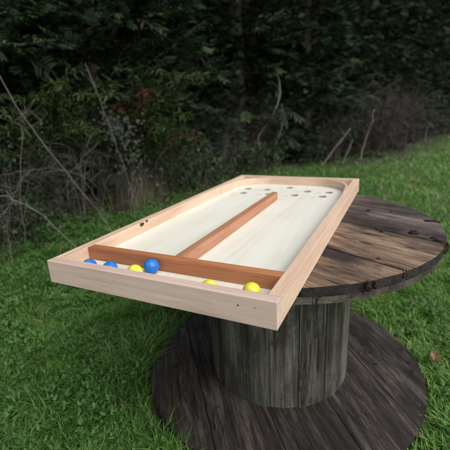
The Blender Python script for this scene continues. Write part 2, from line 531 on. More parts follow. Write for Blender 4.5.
# ------------------------------------------------------------------ hedge trees
def crown_mesh(name, seed, h, base, rad, nbr=120, per=34, spray=.165, shape=1.0):
    """conifer: drooping branches set round a trunk, each carrying flat feathery sprays"""
    r_ = np.random.default_rng(seed)
    acc = Acc(); br = Acc()
    lean = r_.normal(0, .12, 2)
    tr = np.array([[0, 0, -.05], [lean[0] * .2, lean[1] * .2, h * .3], [lean[0] * .6, lean[1] * .6, h * .65], [lean[0], lean[1], h * .97]])
    tube(br, spline(tr, 9), .13 * rad, .012, 8, .4)
    for k in range(nbr):
        u = (k + r_.random()) / nbr
        z = base + (h - base) * u ** 1.15
        az = k * 2.399 + r_.normal(0, .4)
        R = rad * (1 - ((z - base) / (h - base)) ** (1.6 * shape)) ** .8 * r_.uniform(.72, 1.15) + .12
        d = np.array([math.cos(az), math.sin(az)])
        sag = r_.uniform(-.10, .28) * R
        f = np.linspace(0, 1, 6)
        cx = lean * (z / h)
        pts = np.stack([cx[0] + d[0] * R * f, cx[1] + d[1] * R * f, z + R * .25 * f - sag * f ** 2 + .06 * np.sin(f * 5 + k)], 1)
        tube(br, pts, .016 * rad + .006, .004, 4, r_.random())
        n = int(per * (.5 + R / rad))
        f = r_.uniform(.18, 1.02, n) ** .75
        side = r_.normal(0, 1, n) * .15 * R * (1.15 - f) + r_.normal(0, .05, n)
        P = np.stack([np.interp(f, np.linspace(0, 1, 6), pts[:, i]) for i in range(3)], 1)
        perp = np.array([-d[1], d[0], 0])
        P = P + side[:, None] * perp + r_.normal(0, .045, (n, 3))
        D = np.array([d[0], d[1], 0]) + perp * (side[:, None] * 3.5 + r_.normal(0, .5, (n, 1))) + np.array([0, 0, 1]) * r_.normal(-.05, .45, (n, 1))
        D = nrm(D)
        S = np.cross(D, np.array([0, 0, 1.0]) + r_.normal(0, .35, (n, 3)))
        S = nrm(S)
        L = spray * r_.uniform(.55, 1.3, n)
        tone = np.clip(r_.normal(.42, .2, n) + .22 * (f - .5), 0, .89)
        tone = np.where(r_.random(n) < .03, .97, tone)
        # axis leaf
        leaves(acc, P, D, S, L, L * .09, .2, .15, tone)
        for q, fr in enumerate((.12, .30, .48, .66, .82)):
            for sg in (-1, 1):
                jj = r_.normal(0, .12, (n, 3))
                leaves(acc, P + D * (L * fr)[:, None], nrm(D * .75 + S * sg * .72 + jj), nrm(S * .7 - D * sg * .7), L * (.52 - fr * .28), L * .085, .25, .12,
                       np.clip(tone + r_.normal(0, .05, n), 0, 1))
    return acc.mesh(name), br.mesh(name + '_trunk')


protos = []
for s_, args in enumerate([
    dict(h=7.0, base=1.75, rad=1.45, nbr=140, per=36),          # bare foot
    dict(h=6.6, base=.35, rad=1.15, nbr=160, per=36),           # clothed to the ground
    dict(h=7.4, base=.8, rad=1.35, nbr=150, per=36),
    dict(h=7.6, base=.15, rad=1.5, nbr=115, per=20, spray=.32),  # coarse, for the back rows
]):
    protos.append(crown_mesh('crown', 40 + s_, **args))


def conifer(kind, x, y, rz, sc_, mat, label, group, lean=(0, 0)):
    crown, trunk = protos[kind]
    r = empty('conifer_tree', (x, y, float(gh(x, y)) - .02), rz)
    r.rotation_euler = (lean[0], lean[1], rz)
    r.scale = (sc_, sc_, sc_)
    tag(r, label, 'tree', group)
    t_ = bpy.data.objects.new('trunk', trunk); COL.objects.link(t_); t_.parent = r
    if not len(trunk.materials): trunk.materials.append(M_bark)
    c = bpy.data.objects.new('crown', crown); COL.objects.link(c); c.parent = r
    if not len(crown.materials): crown.materials.append(M_con)
    c.material_slots[0].link = 'OBJECT'
    c.material_slots[0].material = mat
    return r


FR = 'conifers along the front of the hedge'
front = [
    # kind, x, y, scale, material, label
    (0, -4.15, 0.2, 1.0, M_con, 'dark conifer at the left frame edge with a bare foot behind the tangled canes'),
    (0, -3.55, 2.1, .98, M_con3, 'dark conifer with a bare leaning trunk behind the long slanting cane'),
    (1, -3.25, 3.55, .92, M_con, 'dark conifer right behind the yellow-green fronds and the pale seed heads'),
    (1, -3.05, 5.0, 1.0, M_con3, 'dark green conifer above the left back corner of the game board'),
    (2, -2.3, 6.9, 1.0, M_con, 'dark green conifer behind the twisting grey stem'),
    (1, -1.15, 7.4, .95, M_con3, 'dense blue-green conifer behind the two leaning dead sticks'),
    (2, -.55, 8.9, .9, M_con, 'dark conifer behind the bare grey twig thicket'),
    (1, -.05, 10.6, 1.0, M_con, 'tall dark conifer rising over the right side of the bare twig thicket'),
    (1, .75, 12.6, 1.0, M_con3, 'dark conifer beyond the short dead stick at the far end of the lawn'),
    (2, 1.6, 14.9, 1.05, M_con, 'farthest dark conifer at the right frame edge'),
]
for k, (kd, x, y, s_, mt, lb) in enumerate(front):
    conifer(kd, x, y, k * 1.7, s_, mt, lb, FR, (random.uniform(-.03, .03), random.uniform(-.03, .03)))
for k, (x, y) in enumerate([(3.2, 17.5), (4.4, 20.5), (5.9, 23.5), (-4.9, -2.2)]):
    conifer(2, x, y, k * 1.1, 1.0, M_con, 'dark conifer of the hedge running on beyond the frame', 'conifers of the hedge beyond the frame')
k = 0
for off, y0, st in ((1.9, -1.5, 1.6), (3.3, -2.0, 1.9), (4.8, -2.0, 2.2)):
    y = y0
    while y < 21:
        x = float(hedge_x(y)) - off - (0.4 if y > 5.5 else 0) + random.uniform(-.25, .25)
        conifer(3, x, y, k * 2.1, random.uniform(.95, 1.15), M_con, 'shaded conifer deep in the hedge behind the front row', 'conifers deep in the hedge')
        y += st; k += 1

# ------------------------------------------------------------------ undergrowth
def thicket(name, loc, seed, nst, hgt, spread, leafL=.03, leafN=0, mat_leaf=None, twig=True, r0=.004, lab='', cat='shrub', group=None, arch=.5,
            twn=7, stem_mat=None, bias=(0, 0)):
    r_ = np.random.default_rng(seed)
    st = Acc(); lf = Acc()
    for k in range(nst):
        az = r_.uniform(0, 2 * PI); rr = spread * .35 * math.sqrt(r_.random())
        b0 = np.array([rr * math.cos(az), rr * math.sin(az), -.02])
        az2 = az + r_.normal(0, .8)
        H = hgt * r_.uniform(.5, 1.05); out = spread * r_.uniform(.2, .9)
        d = np.array([math.cos(az2) + bias[0], math.sin(az2) + bias[1], 0])
        a = arch * r_.uniform(.2, 1.1)
        P = spline([b0, b0 + d * out * .25 + [0, 0, H * .6], b0 + d * out * .65 + [0, 0, H], b0 + d * out * 1.1 + [0, 0, H * (1 - .5 * a)]], 9)
        P += r_.normal(0, .012, P.shape) * np.linspace(0, 1, 9)[:, None]
        tube(st, P, r0 * r_.uniform(.7, 1.3), r0 * .35, 4, r_.random())
        tips = [P]
        if twig:
            for q in range(twn):
                i = r_.integers(2, 9); L = hgt * r_.uniform(.12, .4)
                dd = nrm(r_.normal(0, 1, 3) + np.array([d[0], d[1], .5]))
                T = spline([P[i], P[i] + dd * L * .5 + r_.normal(0, .02, 3), P[i] + dd * L + np.array([0, 0, -.12 * L]) + r_.normal(0, .03, 3)], 5)
                tube(st, T, r0 * .5, r0 * .2, 3, r_.random())
                tips.append(T)
                for w_ in range(2):
                    j = r_.integers(1, 5); d3 = nrm(dd + r_.normal(0, .8, 3))
                    T2 = np.array([T[j], T[j] + d3 * L * .25, T[j] + d3 * L * .5 + r_.normal(0, .015, 3)])
                    tube(st, T2, r0 * .3, r0 * .14, 3, r_.random())
        if leafN:
            for T in tips:
                n = max(1, int(leafN * (1 if T is P else .45)))
                f = r_.uniform(.15, 1, n) * (len(T) - 1)
                pp = np.stack([np.interp(f, np.arange(len(T)), T[:, i]) for i in range(3)], 1)
                D = nrm(r_.normal(0, 1, (n, 3)) + np.array([0, 0, .15])); S = nrm(np.cross(D, np.array([0, 0, 1.0]) + r_.normal(0, .5, (n, 3))))
                L = leafL * r_.uniform(.6, 1.4, n)
                leaves(lf, pp, D, S, L, L * .62, .25, .1, np.clip(r_.normal(.45, .25, n), 0, 1))
    root = empty(name, (loc[0], loc[1], float(gh(loc[0], loc[1]))))
    tag(root, lab, cat, group)
    st.obj('stems', stem_mat or M_twig, root)
    if leafN: lf.obj('leaves', mat_leaf or M_bram, root)
    return root


G1 = 'leafy bramble bushes at the foot of the hedge'
brs = [
    ((-2.95, 1.0), .75, .85, 'low bramble bush under the canes at the left frame edge'),
    ((-2.7, 1.75), .95, .8, 'leafy bramble bush behind the crossing of the arching canes'),
    ((-2.75, 2.5), 1.05, .8, 'leafy bramble bush at the foot of the leaning trunk'),
    ((-2.5, 3.1), .8, .7, 'bramble bush behind the white seed heads'),
    ((-2.45, 3.9), .8, .75, 'bramble bush behind the pale dry grass tufts'),
    ((-2.35, 4.9), .7, .8, 'bramble bush behind the back left corner of the game board'),
    ((-1.75, 6.15), .6, .7, 'bramble bush at the foot of the twisting grey stem'),
    ((-1.75, 3.6), .5, .55, 'low bramble bush just beyond the middle of the left rail'),
    ((-1.65, 4.5), .5, .6, 'low bramble bush beyond the curved left end of the board'),
    ((-1.5, 5.4), .5, .6, 'low bramble bush between the twisting stem and the back rail'),
    ((-2.3, 1.3), .42, .6, 'sparse low brambles in the grass under the arching canes'),
    ((-.75, 6.75), .6, .7, 'dark bramble bush behind the two leaning dead sticks'),
    ((1.15, 11.9), .7, .8, 'bramble bush at the far end of the hedge foot beyond the short dead stick'),
]
for k, (lc, h_, sp, lb) in enumerate(brs):
    thicket('bramble_bush', lc, 100 + k, 34, h_, sp, .038, 16, M_bram, lab=lb, group=G1, arch=.9)
# young leafy sapling with yellow green fronds and reddish stems
def frond_bush(loc, seed, lab):
    r_ = np.random.default_rng(seed)
    st = Acc(); lf = Acc()
    for k in range(30):
        az = r_.uniform(-1.3, 1.0); H = r_.uniform(.7, 1.5); o_ = r_.uniform(.15, .75)
        d = np.array([math.cos(az), math.sin(az), 0])
        P = spline([[0, 0, 0], d * o_ * .3 + [0, 0, H * .6], d * o_ * .8 + [0, 0, H * .95], d * o_ * 1.3 + [0, 0, H * 1.0]], 12)
        tube(st, P, .006, .002, 5, r_.random())
        n = 34
        f = np.linspace(3.5, 11, n)
        pp = np.stack([np.interp(f, np.arange(12), P[:, i]) for i in range(3)], 1)
        sd_ = np.where(np.arange(n) % 2 == 0, 1, -1)[:, None]
        perp = np.array([-d[1], d[0], 0])
        D = nrm(d * .8 + sd_ * perp + r_.normal(0, .25, (n, 3)) + np.array([0, 0, .2]))
        red = r_.random() < .08
        tone = np.full(n, .95) if red else np.clip(r_.normal(.6, .14, n), 0, .88)
        for o2 in (0, 1, 2):
            D2 = nrm(D + r_.normal(0, .35, (n, 3)))
            S = nrm(np.cross(D2, np.array([0, 0, 1.0]) + r_.normal(0, .3, (n, 3))))
            leaves(lf, pp, D2, S, r_.uniform(.06, .13, n), .016, .3, .2, tone)
    root = empty('young_cypress', (*loc, 0))
    tag(root, lab, 'shrub', 'young yellow-green cypresses in front of the hedge')
    st.obj('stems', M_bark, root); lf.obj('fronds', M_con2, root)


frond_bush((-2.15, 3.0), 5, 'young yellow-green cypress with rusty brown sprays left of the game board')
frond_bush((-2.6, 2.15), 6, 'low sparse young cypress among the brambles near the leaning trunk')

# old man's beard: pale fluffy seed heads
def seed_heads(loc, seed, pts_, lab):
    r_ = np.random.default_rng(seed); st = Acc(); lf = Acc()
    for (px, py, pz) in pts_:
        for q in range(4):
            e = np.array([px - loc[0], py - loc[1], pz]) + r_.normal(0, .07, 3)
            P = spline([r_.normal(0, .05, 3) * [1, 1, 0], e * [.3, .3, .55] + r_.normal(0, .05, 3), e], 8)
            tube(st, P, .0025, .001, 3, r_.random())
            for c in range(6):
                cc = e + r_.normal(0, .045, 3)
                n = 16
                D = nrm(r_.normal(0, 1, (n, 3)))
                leaves(lf, np.repeat(cc[None], n, 0), D, np.cross(D, r_.normal(0, 1, (n, 3))), .017, .0035, 0, 0)
    root = empty('clematis_seed_plant', (loc[0], loc[1], 0)); tag(root, lab, 'plant')
    st.obj('stems', M_twig, root); lf.obj('seed_heads', M_fluff, root)


seed_heads((-1.85, 2.35), 9, [(-1.62, 2.09, 1.03), (-1.56, 2.1, .95), (-1.51, 2.16, .74), (-1.46, 2.12, .56), (-1.66, 2.05, .97), (-1.50, 2.14, .64), (-1.55, 2.12, .84)],
           'climbing stems with pale fluffy seed heads left of the young cypress')

# bare twig thickets
G2 = 'bare grey twig thickets'
for k, (lc, n_, h_, sp, lb, tw) in enumerate([
    ((-2.35, 1.15), 22, .72, .62, 'bare tangled twigs below the slanting cane at the left frame edge', 10),
    ((-2.1, 1.15), 17, 1.0, .95, 'wiry tangle of long thin stems nearest the camera at the left frame edge', 5),
    ((-2.1, 2.0), 26, .8, .5, 'thin bare twigs in front of the bramble bush near the leaning trunk', 6),
    ((-1.75, 4.4), 20, .85, .5, 'bare twigs behind the back left corner of the game board', 7),
    ((.18, 7.5), 60, 1.12, .60, 'bare grey twig bush at the middle of the hedge above the spool', 14),
    ((.55, 8.8), 48, 1.2, .60, 'bare grey twig bush right of the larger bare bush', 12),
    ((-1.7, 5.6), 24, 1.1, .5, 'grey bare twigs round the twisting grey stem', 9),
    ((-.5, 6.7), 22, .9, .5, 'bare twigs behind the two leaning dead sticks', 9),
    ((-1.95, 3.3), 18, .8, .5, 'bare twigs among the pale dry grass tufts', 7),
    ((.95, 10.4), 36, 1.0, .55, 'bare twigs around the short dead stick at far right', 8),
    ((1.9, 13.2), 30, 1.0, .6, 'bare twigs at the far right end of the hedge', 8),
]):
    thicket('bare_bush', lc, 200 + k, n_, h_, sp, 0, 0, lab=lb, group=G2, arch=.6, twn=tw, r0=(.0075 if lc[1] > 7 else .0042), stem_mat=(M_cane if 'wiry' in lb and 'tangled' in lb else None))

# single canes and sticks, each a thing of its own
canes = [
    ([(-2.25, 1.46, 1.55), (-2.2, 1.48, 1.47), (-1.98, 1.47, 1.12), (-1.66, 1.48, .70), (-1.46, 1.5, .46), (-1.30, 1.52, .24), (-1.2, 1.54, -.02)], .006, 'long straight grey cane slanting down across the dark hedge at left'),
    ([(-2.3, .8, .42), (-1.8, 1.01, .55), (-1.64, 1.07, .50), (-1.52, 1.11, .43), (-1.40, 1.13, .32), (-1.24, 1.15, .16), (-1.15, 1.17, -.02)], .0055, 'pale arching cane that comes down to the left rail of the game board'),
    ([(-2.5, 1.0, -.02), (-2.3, 1.15, .45), (-2.12, 1.23, .63), (-1.87, 1.37, .67), (-1.66, 1.47, .67), (-1.48, 1.54, .60), (-1.39, 1.56, .53)], .0045, 'thin cane bowing almost level behind the long slanting cane'),
    ([(-1.95, 1.25, -.02), (-1.9, 1.26, .5), (-1.77, 1.30, .97), (-1.82, 1.29, 1.04), (-1.76, 1.34, 1.10), (-1.71, 1.37, 1.11)], .005, 'hooked pale twig curling over the long slanting cane'),
    ([(-1.56, 1.81, .83), (-1.66, 1.73, .74), (-1.68, 1.69, .65), (-1.64, 1.68, .55), (-1.50, 1.67, .34), (-1.38, 1.7, -.02)], .004, 'kinked thin cane right of the long slanting cane'),
    ([(-2.0, .95, -.02), (-1.87, 1.02, .35), (-1.82, 1.07, .42), (-1.78, 1.13, .53), (-1.74, 1.19, .64), (-1.66, 1.25, .72)], .004, 'short upright cane crossing the pale arching cane at far left'),
    ([(-1.74, .96, -.02), (-1.77, 1.01, .17), (-1.80, 1.04, .31), (-1.81, 1.07, .40)], .0045, 'broken stub of cane hanging under the pale arching cane'),
    ([(-1.79, 2.04, 1.5), (-1.75, 2.04, 1.40), (-1.68, 2.02, 1.26), (-1.62, 2.0, 1.10), (-1.53, 1.97, .89), (-1.40, 1.95, .5), (-1.36, 1.95, -.02)], .0045, 'thin cane hanging in front of the seed heads with a white tip'),
]
for k, (P, r_, lb) in enumerate(canes):
    a = Acc(); rr0 = np.random.default_rng(500 + k)
    Q = spline(P, 30); Q += np.random.default_rng(k).normal(0, .0045, Q.shape)
    r_ *= .5; tube(a, Q, r_, r_ * .45, 6, rr0.uniform(.3, .9))
    rr = np.random.default_rng(300 + k)
    for q in range(16):
        i = rr.integers(4, 28); d = nrm(rr.normal(0, 1, 3) + np.array([0, 0, .4])); L = rr.uniform(.03, .26)
        T = spline([Q[i], Q[i] + d * L * .5 + rr.normal(0, .01, 3), Q[i] + d * L + rr.normal(0, .03, 3)], 6)
        tube(a, T, r_ * .45, r_ * .15, 4, rr.uniform(.2, .8))
        tube(a, [T[3], T[3] + nrm(d + rr.normal(0, .8, 3)) * L * .4], r_ * .25, r_ * .1, 3, .5)
    Pm = np.array(P).min(0)
    o = a.obj('bramble_cane', M_cane)
    tag(o, lb, 'cane', 'bare canes in front of the left hedge')
sticks = [
    ([(-.58, 6.1, -.03), (-.36, 6.2, .30), (-.12, 6.32, .64)], .019, 'straight dead stick leaning right behind the back rail of the game board'),
    ([(-.26, 6.52, -.02), (-.18, 6.62, .22), (-.12, 6.72, .42)], .014, 'short dead stick leaning beside the longer leaning stick'),
    ([(0, 6.84, -.04), (.05, 7.0, .30), (.13, 7.15, .62), (.17, 7.27, .93)], .017, 'tall pale dead stick standing left of the bare grey twig bush'),
    ([(1.21, 10.30, -.02), (1.20, 10.42, .22), (1.24, 10.52, .46), (1.13, 10.55, .30)], .012, 'short bent dead stick at the edge of the far lawn'),
    ([(-1.36, 5.36, -.03), (-1.40, 5.40, .25), (-1.52, 5.48, .54), (-1.44, 5.58, .72), (-1.36, 5.67, .85), (-1.24, 5.86, 1.25), (-1.3, 5.95, 1.6)], .020, 'twisting grey stem climbing into the conifers above the board'),
    ([(-1.20, 5.46, -.03), (-1.22, 5.5, .4), (-1.12, 5.6, .75), (-1.15, 5.66, 1.1)], .014, 'thinner grey stem beside the twisting stem'),
]
for k, (P, r_, lb) in enumerate(sticks):
    a = Acc(); Q = spline(P, 14); Q += np.random.default_rng(30 + k).normal(0, .006, Q.shape)
    r_ *= .7; tube(a, Q, r_, r_ * .6, 7, .75)
    rr = np.random.default_rng(330 + k)
    for q in range(5):
        i = rr.integers(3, 12); d = nrm(rr.normal(0, 1, 3) + np.array([0, 0, .5])); L = rr.uniform(.05, .22)
        tube(a, [Q[i], Q[i] + d * L * .5, Q[i] + d * L + rr.normal(0, .02, 3)], r_ * .3, r_ * .12, 4, .6)
    o = a.obj('dead_stick', M_cane); tag(o, lb, 'stick', 'dead sticks along the hedge')

# pale dry grass tufts at the hedge foot
for k, (x, y, h_, lb) in enumerate([
    (-1.95, 2.50, .55, 'pale dry grass tuft nearest the knot in the board rail'),
    (-2.02, 2.90, .60, 'pale dry grass tuft just behind the left rail of the board'),
    (-2.05, 3.35, .55, 'pale dry grass tuft farther along the left rail of the board'),
    (-1.9, 4.2, .5, 'dry grass tuft under the young cypress near the board back corner'),
    (-1.5, 5.3, .45, 'dry grass tuft at the foot of the twisting grey stem'),
]):
    r_ = np.random.default_rng(400 + k); n = 150
    a = Acc()
    az = r_.uniform(0, 2 * PI, n); bx = r_.normal(0, .07, n); by = r_.normal(0, .10, n)
    H = h_ * r_.uniform(.35, 1.1, n); o_ = H * r_.uniform(.05, .55, n)
    f = np.array([0, .35, .7, 1.0])
    C = np.stack([bx[:, None] + np.cos(az)[:, None] * o_[:, None] * f ** 1.8, by[:, None] + np.sin(az)[:, None] * o_[:, None] * f ** 1.8, H[:, None] * f * (1 - .12 * f)], -1)
    sd_ = np.stack([-np.sin(az + .6), np.cos(az + .6), 0 * az], -1)[:, None] * np.array([.0022, .002, .0014, .0004])[None, :, None]
    V = np.stack([C - sd_, C + sd_], 2).reshape(-1, 3)
    i = np.arange(n)[:, None, None] * 8 + np.arange(3)[None, :, None] * 2
    a.add(V, (i + np.array([0, 1, 3, 2])).reshape(-1, 4), None, np.repeat(r_.random(n), 8))
    o = a.obj('dry_grass_tuft', M_straw); o.location = (x, y, 0)
    tag(o, lb, 'grass tuft', 'dry grass tufts at the hedge foot')

# ------------------------------------------------------------------ lawn: grass, weeds, litter (stuff)
SPC = (0.388, 0.69)


def scatter(n, rmin, rmax, pw=1.0, a0=-38, a1=50):
    """points round the viewer's side of the lawn, thinning out with distance"""
    r = (rmin ** pw + rng.random(n) * (rmax ** pw - rmin ** pw)) ** (1 / pw)
    a = np.radians(90 + 26.5 + rng.uniform(a0 - 12, a1 - 2, n))
    x = CAMP[0] + r * np.cos(a); y = CAMP[1] + r * np.sin(a)
    return x, y, r


def vnoise(x, y, s, seed=0):
    """cheap value noise"""
    xi = np.floor(x * s).astype(int); yi = np.floor(y * s).astype(int)
    fx = x * s - xi; fy = y * s - yi; fx = fx * fx * (3 - 2 * fx); fy = fy * fy * (3 - 2 * fy)
    def h(a, b):
        v = np.sin(a * 127.1 + b * 311.7 + seed * 17.3) * 43758.5453
        return v - np.floor(v)
    return (h(xi, yi) * (1 - fx) + h(xi + 1, yi) * fx) * (1 - fy) + (h(xi, yi + 1) * (1 - fx) + h(xi + 1, yi + 1) * fx) * fy


def blades(name, n, rmin, rmax, pw, hmul, wmul, lab, levels=4):
    x, y, r = scatter(n, rmin, rmax, pw)
    hx = hedge_x(y)
    keep = (x > hx - .25 - .3 * rng.random(n)) & (np.hypot(x - SPC[0], y - SPC[1]) > .555)
    cl = vnoise(x, y, 7.0, 1) * .6 + vnoise(x, y, 19.0, 2) * .4
    keep &= rng.random(n) < np.clip(.35 + 1.1 * cl, 0, 1)
    # sparser in the shade right under the hedge
    keep &= rng.random(n) < np.clip(.12 + (x - hx) / 1.1, .1, 1)
    x, y, r, cl = x[keep], y[keep], r[keep], cl[keep]
    n = len(x)
    z = gh(x, y) - .004
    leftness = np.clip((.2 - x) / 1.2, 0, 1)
    H = (.020 + .038 * cl ** 1.3 + .022 * rng.random(n)) * hmul * (1 + .30 * leftness)
    tuft = vnoise(x, y, 5.0, 21) > .74
    H = np.where(tuft, H * (1.5 + .5 * leftness), H)
    H = np.where(rng.random(n) < .03, H * 1.5, H)
    W = (.0013 + .0014 * rng.random(n)) * wmul * (1 + r * .16)
    az = rng.uniform(0, 2 * PI, n)
    # local comb direction so that neighbours lean alike
    az = np.where(rng.random(n) < .35, 2 * PI * vnoise(x, y, 9.0, 5) * 1.6 + rng.normal(0, .7, n), az)
    bend = H * rng.uniform(.25, 1.15, n)
    f = np.linspace(0, 1, levels)
    P0 = np.stack([x, y, z], -1)
    C = P0[:, None] + np.stack([np.cos(az)[:, None] * bend[:, None] * f ** 1.8, np.sin(az)[:, None] * bend[:, None] * f ** 1.8, H[:, None] * (f - .22 * f ** 3)], -1)
    tw = az + PI / 2 + rng.normal(0, .5, n)
    wf = np.array([.8, 1.0, .75, .12]) if levels == 4 else np.array([.9, .9, .12])
    sdv = np.stack([np.cos(tw), np.sin(tw), np.zeros(n)], -1)[:, None] * (W[:, None] * wf)[..., None]
    V = np.stack([C - sdv, C + sdv], 2).reshape(-1, 3)
    k2 = levels * 2
    i = np.arange(n)[:, None, None] * k2 + np.arange(levels - 1)[None, :, None] * 2
    Q = (i + np.array([0, 1, 3, 2])).reshape(-1, 4)
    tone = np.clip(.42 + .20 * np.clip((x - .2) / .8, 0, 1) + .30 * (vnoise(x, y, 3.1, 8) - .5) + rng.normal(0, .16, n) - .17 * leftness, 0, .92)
    tone = np.where(rng.random(n) < .045, 1.0, tone)
    a = Acc(); a.add(V, Q, None, np.repeat(tone, k2))
    o = a.obj(name, M_grass); tag(o, lab, 'grass', kind='stuff')


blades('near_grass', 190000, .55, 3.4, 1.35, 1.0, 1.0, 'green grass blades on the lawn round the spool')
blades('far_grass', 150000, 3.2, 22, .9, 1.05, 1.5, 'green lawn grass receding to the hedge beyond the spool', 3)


def weeds(n, rmin, rmax, pw, lab, name, size=.019, stems=5):
    x, y, r = scatter(n, rmin, rmax, pw)
    hx = hedge_x(y)
    cl = vnoise(x, y, 4.0, 11) * .6 + vnoise(x, y, 11.0, 12) * .4
    want = np.clip((.9 - x) / 1.5, .10, 1)                       # broad-leaved weeds thickest on the shaded left
    keep = (x > hx - .35) & (np.hypot(x - SPC[0], y - SPC[1]) > .57) & (rng.random(n) < want) & ((cl > .40) | (x < hx + .5))
    x, y = x[keep], y[keep]; n = len(x)
    a = Acc()
    hh = .012 + .045 * rng.random(n) + np.clip(.8 - (x - hedge_x(y)), 0, 1) * .16 * rng.random(n)
    for k in range(stems):
        az = rng.uniform(0, 2 * PI, n) if k == 0 else az + 2 * PI / stems + rng.normal(0, .3, n)
        el = rng.uniform(-.15, .55, n)
        D = np.stack([np.cos(az) * np.cos(el), np.sin(az) * np.cos(el), np.sin(el)], -1)
        S = np.stack([-np.sin(az), np.cos(az), rng.normal(0, .25, n)], -1)
        L = size * rng.uniform(.6, 1.5, n)
        P = np.stack([x, y, gh(x, y) + hh], -1) + D * .004 + rng.normal(0, .003, (n, 3))
        tone = np.clip(rng.normal(.45, .18, n) + .3 * (vnoise(x, y, 2.0, 3) - .5), 0, 1)
        leaves(a, P, D, S, L, L * rng.uniform(.30, .75, n), .22, rng.uniform(0, .45, n), tone)
    o = a.obj(name, M_weed); tag(o, lab, 'weeds', kind='stuff')


weeds(30000, .55, 3.8, 1.3, 'low broad-leaved weeds among the grass left of the spool', 'low_weeds')
weeds(24000, 3.4, 14, 1.0, 'broad-leaved weeds scattered over the farther lawn', 'far_weeds', .026, 4)

# fallen leaves under the hedge
n = 14000
x, y, r = scatter(n, 2.2, 14, 1.0, -44, 50)
hx = hedge_x(y); k_ = (x < hx + .45) & (x > hx - 3) & (rng.random(n) < np.where(x > hx, .35, 1))
x, y = x[k_], y[k_]; n = len(x)
az = rng.uniform(0, 2 * PI, n)
a = Acc(); D = np.stack([np.cos(az), np.sin(az), rng.normal(0, .25, n)], -1); S = np.stack([-np.sin(az), np.cos(az), rng.normal(0, .3, n)], -1)
leaves(a, np.stack([x, y, gh(x, y) + .008 + .012 * rng.random(n)], -1), D, S, rng.uniform(.025, .07, n), rng.uniform(.015, .04, n), .2, .2)
tag(a.obj('leaf_litter', M_litter), 'brown fallen leaves on the soil under the hedge', 'leaf litter', kind='stuff')

# one curled brown leaf on the grass right of the spool
a = Acc(); lr = np.random.default_rng(3)
for k in range(5):
    az = k * 1.1 + .3
    leaves(a, np.array([[0, 0, .03]]), np.array([[math.cos(az), math.sin(az), .25]]), np.array([[-math.sin(az), math.cos(az), .3]]), .040, .028, .4, .35)
o = a.obj('fallen_leaf', M_dead); o.location = (.955, .93, .030); o.scale = (.75, .75, .9); o.rotation_euler = (.5, .2, .4)
tag(o, 'curled orange brown dead leaf on the grass beside the spool foot', 'leaf')

# ------------------------------------------------------------------ cable spool
ZB = .045; ZTOP = .655; RT = .534
spool = empty('cable_spool', (.3665, .6775, 0))
tag(spool, 'large weathered wooden cable spool used as an outdoor table under the game board', 'cable spool')


def disc_planks(name, cx, cy, R, z0, z1, edges, ang, mat, gap=.0035, seed=0, nseg=140, rim=None):
    """planks sawn to a round: each a slab clipped by the circle, ragged at the rim"""
    r_ = np.random.default_rng(seed)
    bm = bmesh.new(); lay = bm.verts.layers.float.new('var')
    ca, sa = math.cos(ang), math.sin(ang)
    e = list(edges)
    for k in range(len(e) - 1):
        a, b = e[k] + gap / 2, e[k + 1] - gap / 2
        dz = r_.normal(0, .0012)
        Rk = R * (1 + r_.normal(0, .0025))
        # right arc from v=a up to v=b then left arc back
        a_, b_ = max(a, -Rk * .9999), min(b, Rk * .9999)
        t0, t1 = math.asin(a_ / Rk), math.asin(b_ / Rk)
        m = max(6, int(nseg * (t1 - t0) / (2 * PI)) + 4)
        pts = []
        for q in range(m + 1):
            t_ = t0 + (t1 - t0) * q / m; rj = Rk + r_.normal(0, .0009)
            pts.append((rj * math.cos(t_), rj * math.sin(t_)))
        for q in range(m + 1):
            t_ = PI - t1 + (t1 - t0) * q / m; rj = Rk + r_.normal(0, .0009)
            pts.append((rj * math.cos(t_), rj * math.sin(t_)))
        P = [(cx + u * ca - v * sa, cy + u * sa + v * ca) for u, v in pts]
        lo = [bm.verts.new((x, y, z0 + dz)) for x, y in P]; hi = [bm.verts.new((x, y, z1 + dz)) for x, y in P]
        var = r_.random()
        for vv in lo + hi: vv[lay] = var
        n = len(P)
        top = bm.faces.new(hi); bm.faces.new(lo[::-1])
        for q in range(n):
            bm.faces.new((lo[q], lo[(q + 1) % n], hi[(q + 1) % n], hi[q]))
        bmesh.ops.bevel(bm, geom=list(top.edges), offset=.0022, segments=2, affect='EDGES', profile=.6)
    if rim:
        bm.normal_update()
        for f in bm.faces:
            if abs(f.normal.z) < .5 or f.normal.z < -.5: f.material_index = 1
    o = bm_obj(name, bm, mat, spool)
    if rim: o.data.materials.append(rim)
    return o


ED = [-.534, -.3575, -.1075, .1435, .3845, .534]
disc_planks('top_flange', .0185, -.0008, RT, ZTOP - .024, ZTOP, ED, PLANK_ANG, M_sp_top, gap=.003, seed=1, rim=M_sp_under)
disc_planks('top_flange_lower_layer', .021, -.003, RT - .006, ZTOP - .047, ZTOP - .0275, [-.525, -.41, -.2, -.02, .2, .37, .525], PLANK_ANG + PI / 2, M_sp_lower, seed=2)
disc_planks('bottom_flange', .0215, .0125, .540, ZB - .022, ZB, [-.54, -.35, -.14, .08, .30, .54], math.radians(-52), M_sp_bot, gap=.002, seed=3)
disc_planks('bottom_flange_lower_layer', .0215, .0125, .535, 0.0, ZB - .0225, [-.53, -.3, -.1, .12, .33, .53], math.radians(38), M_sp_under, seed=4)
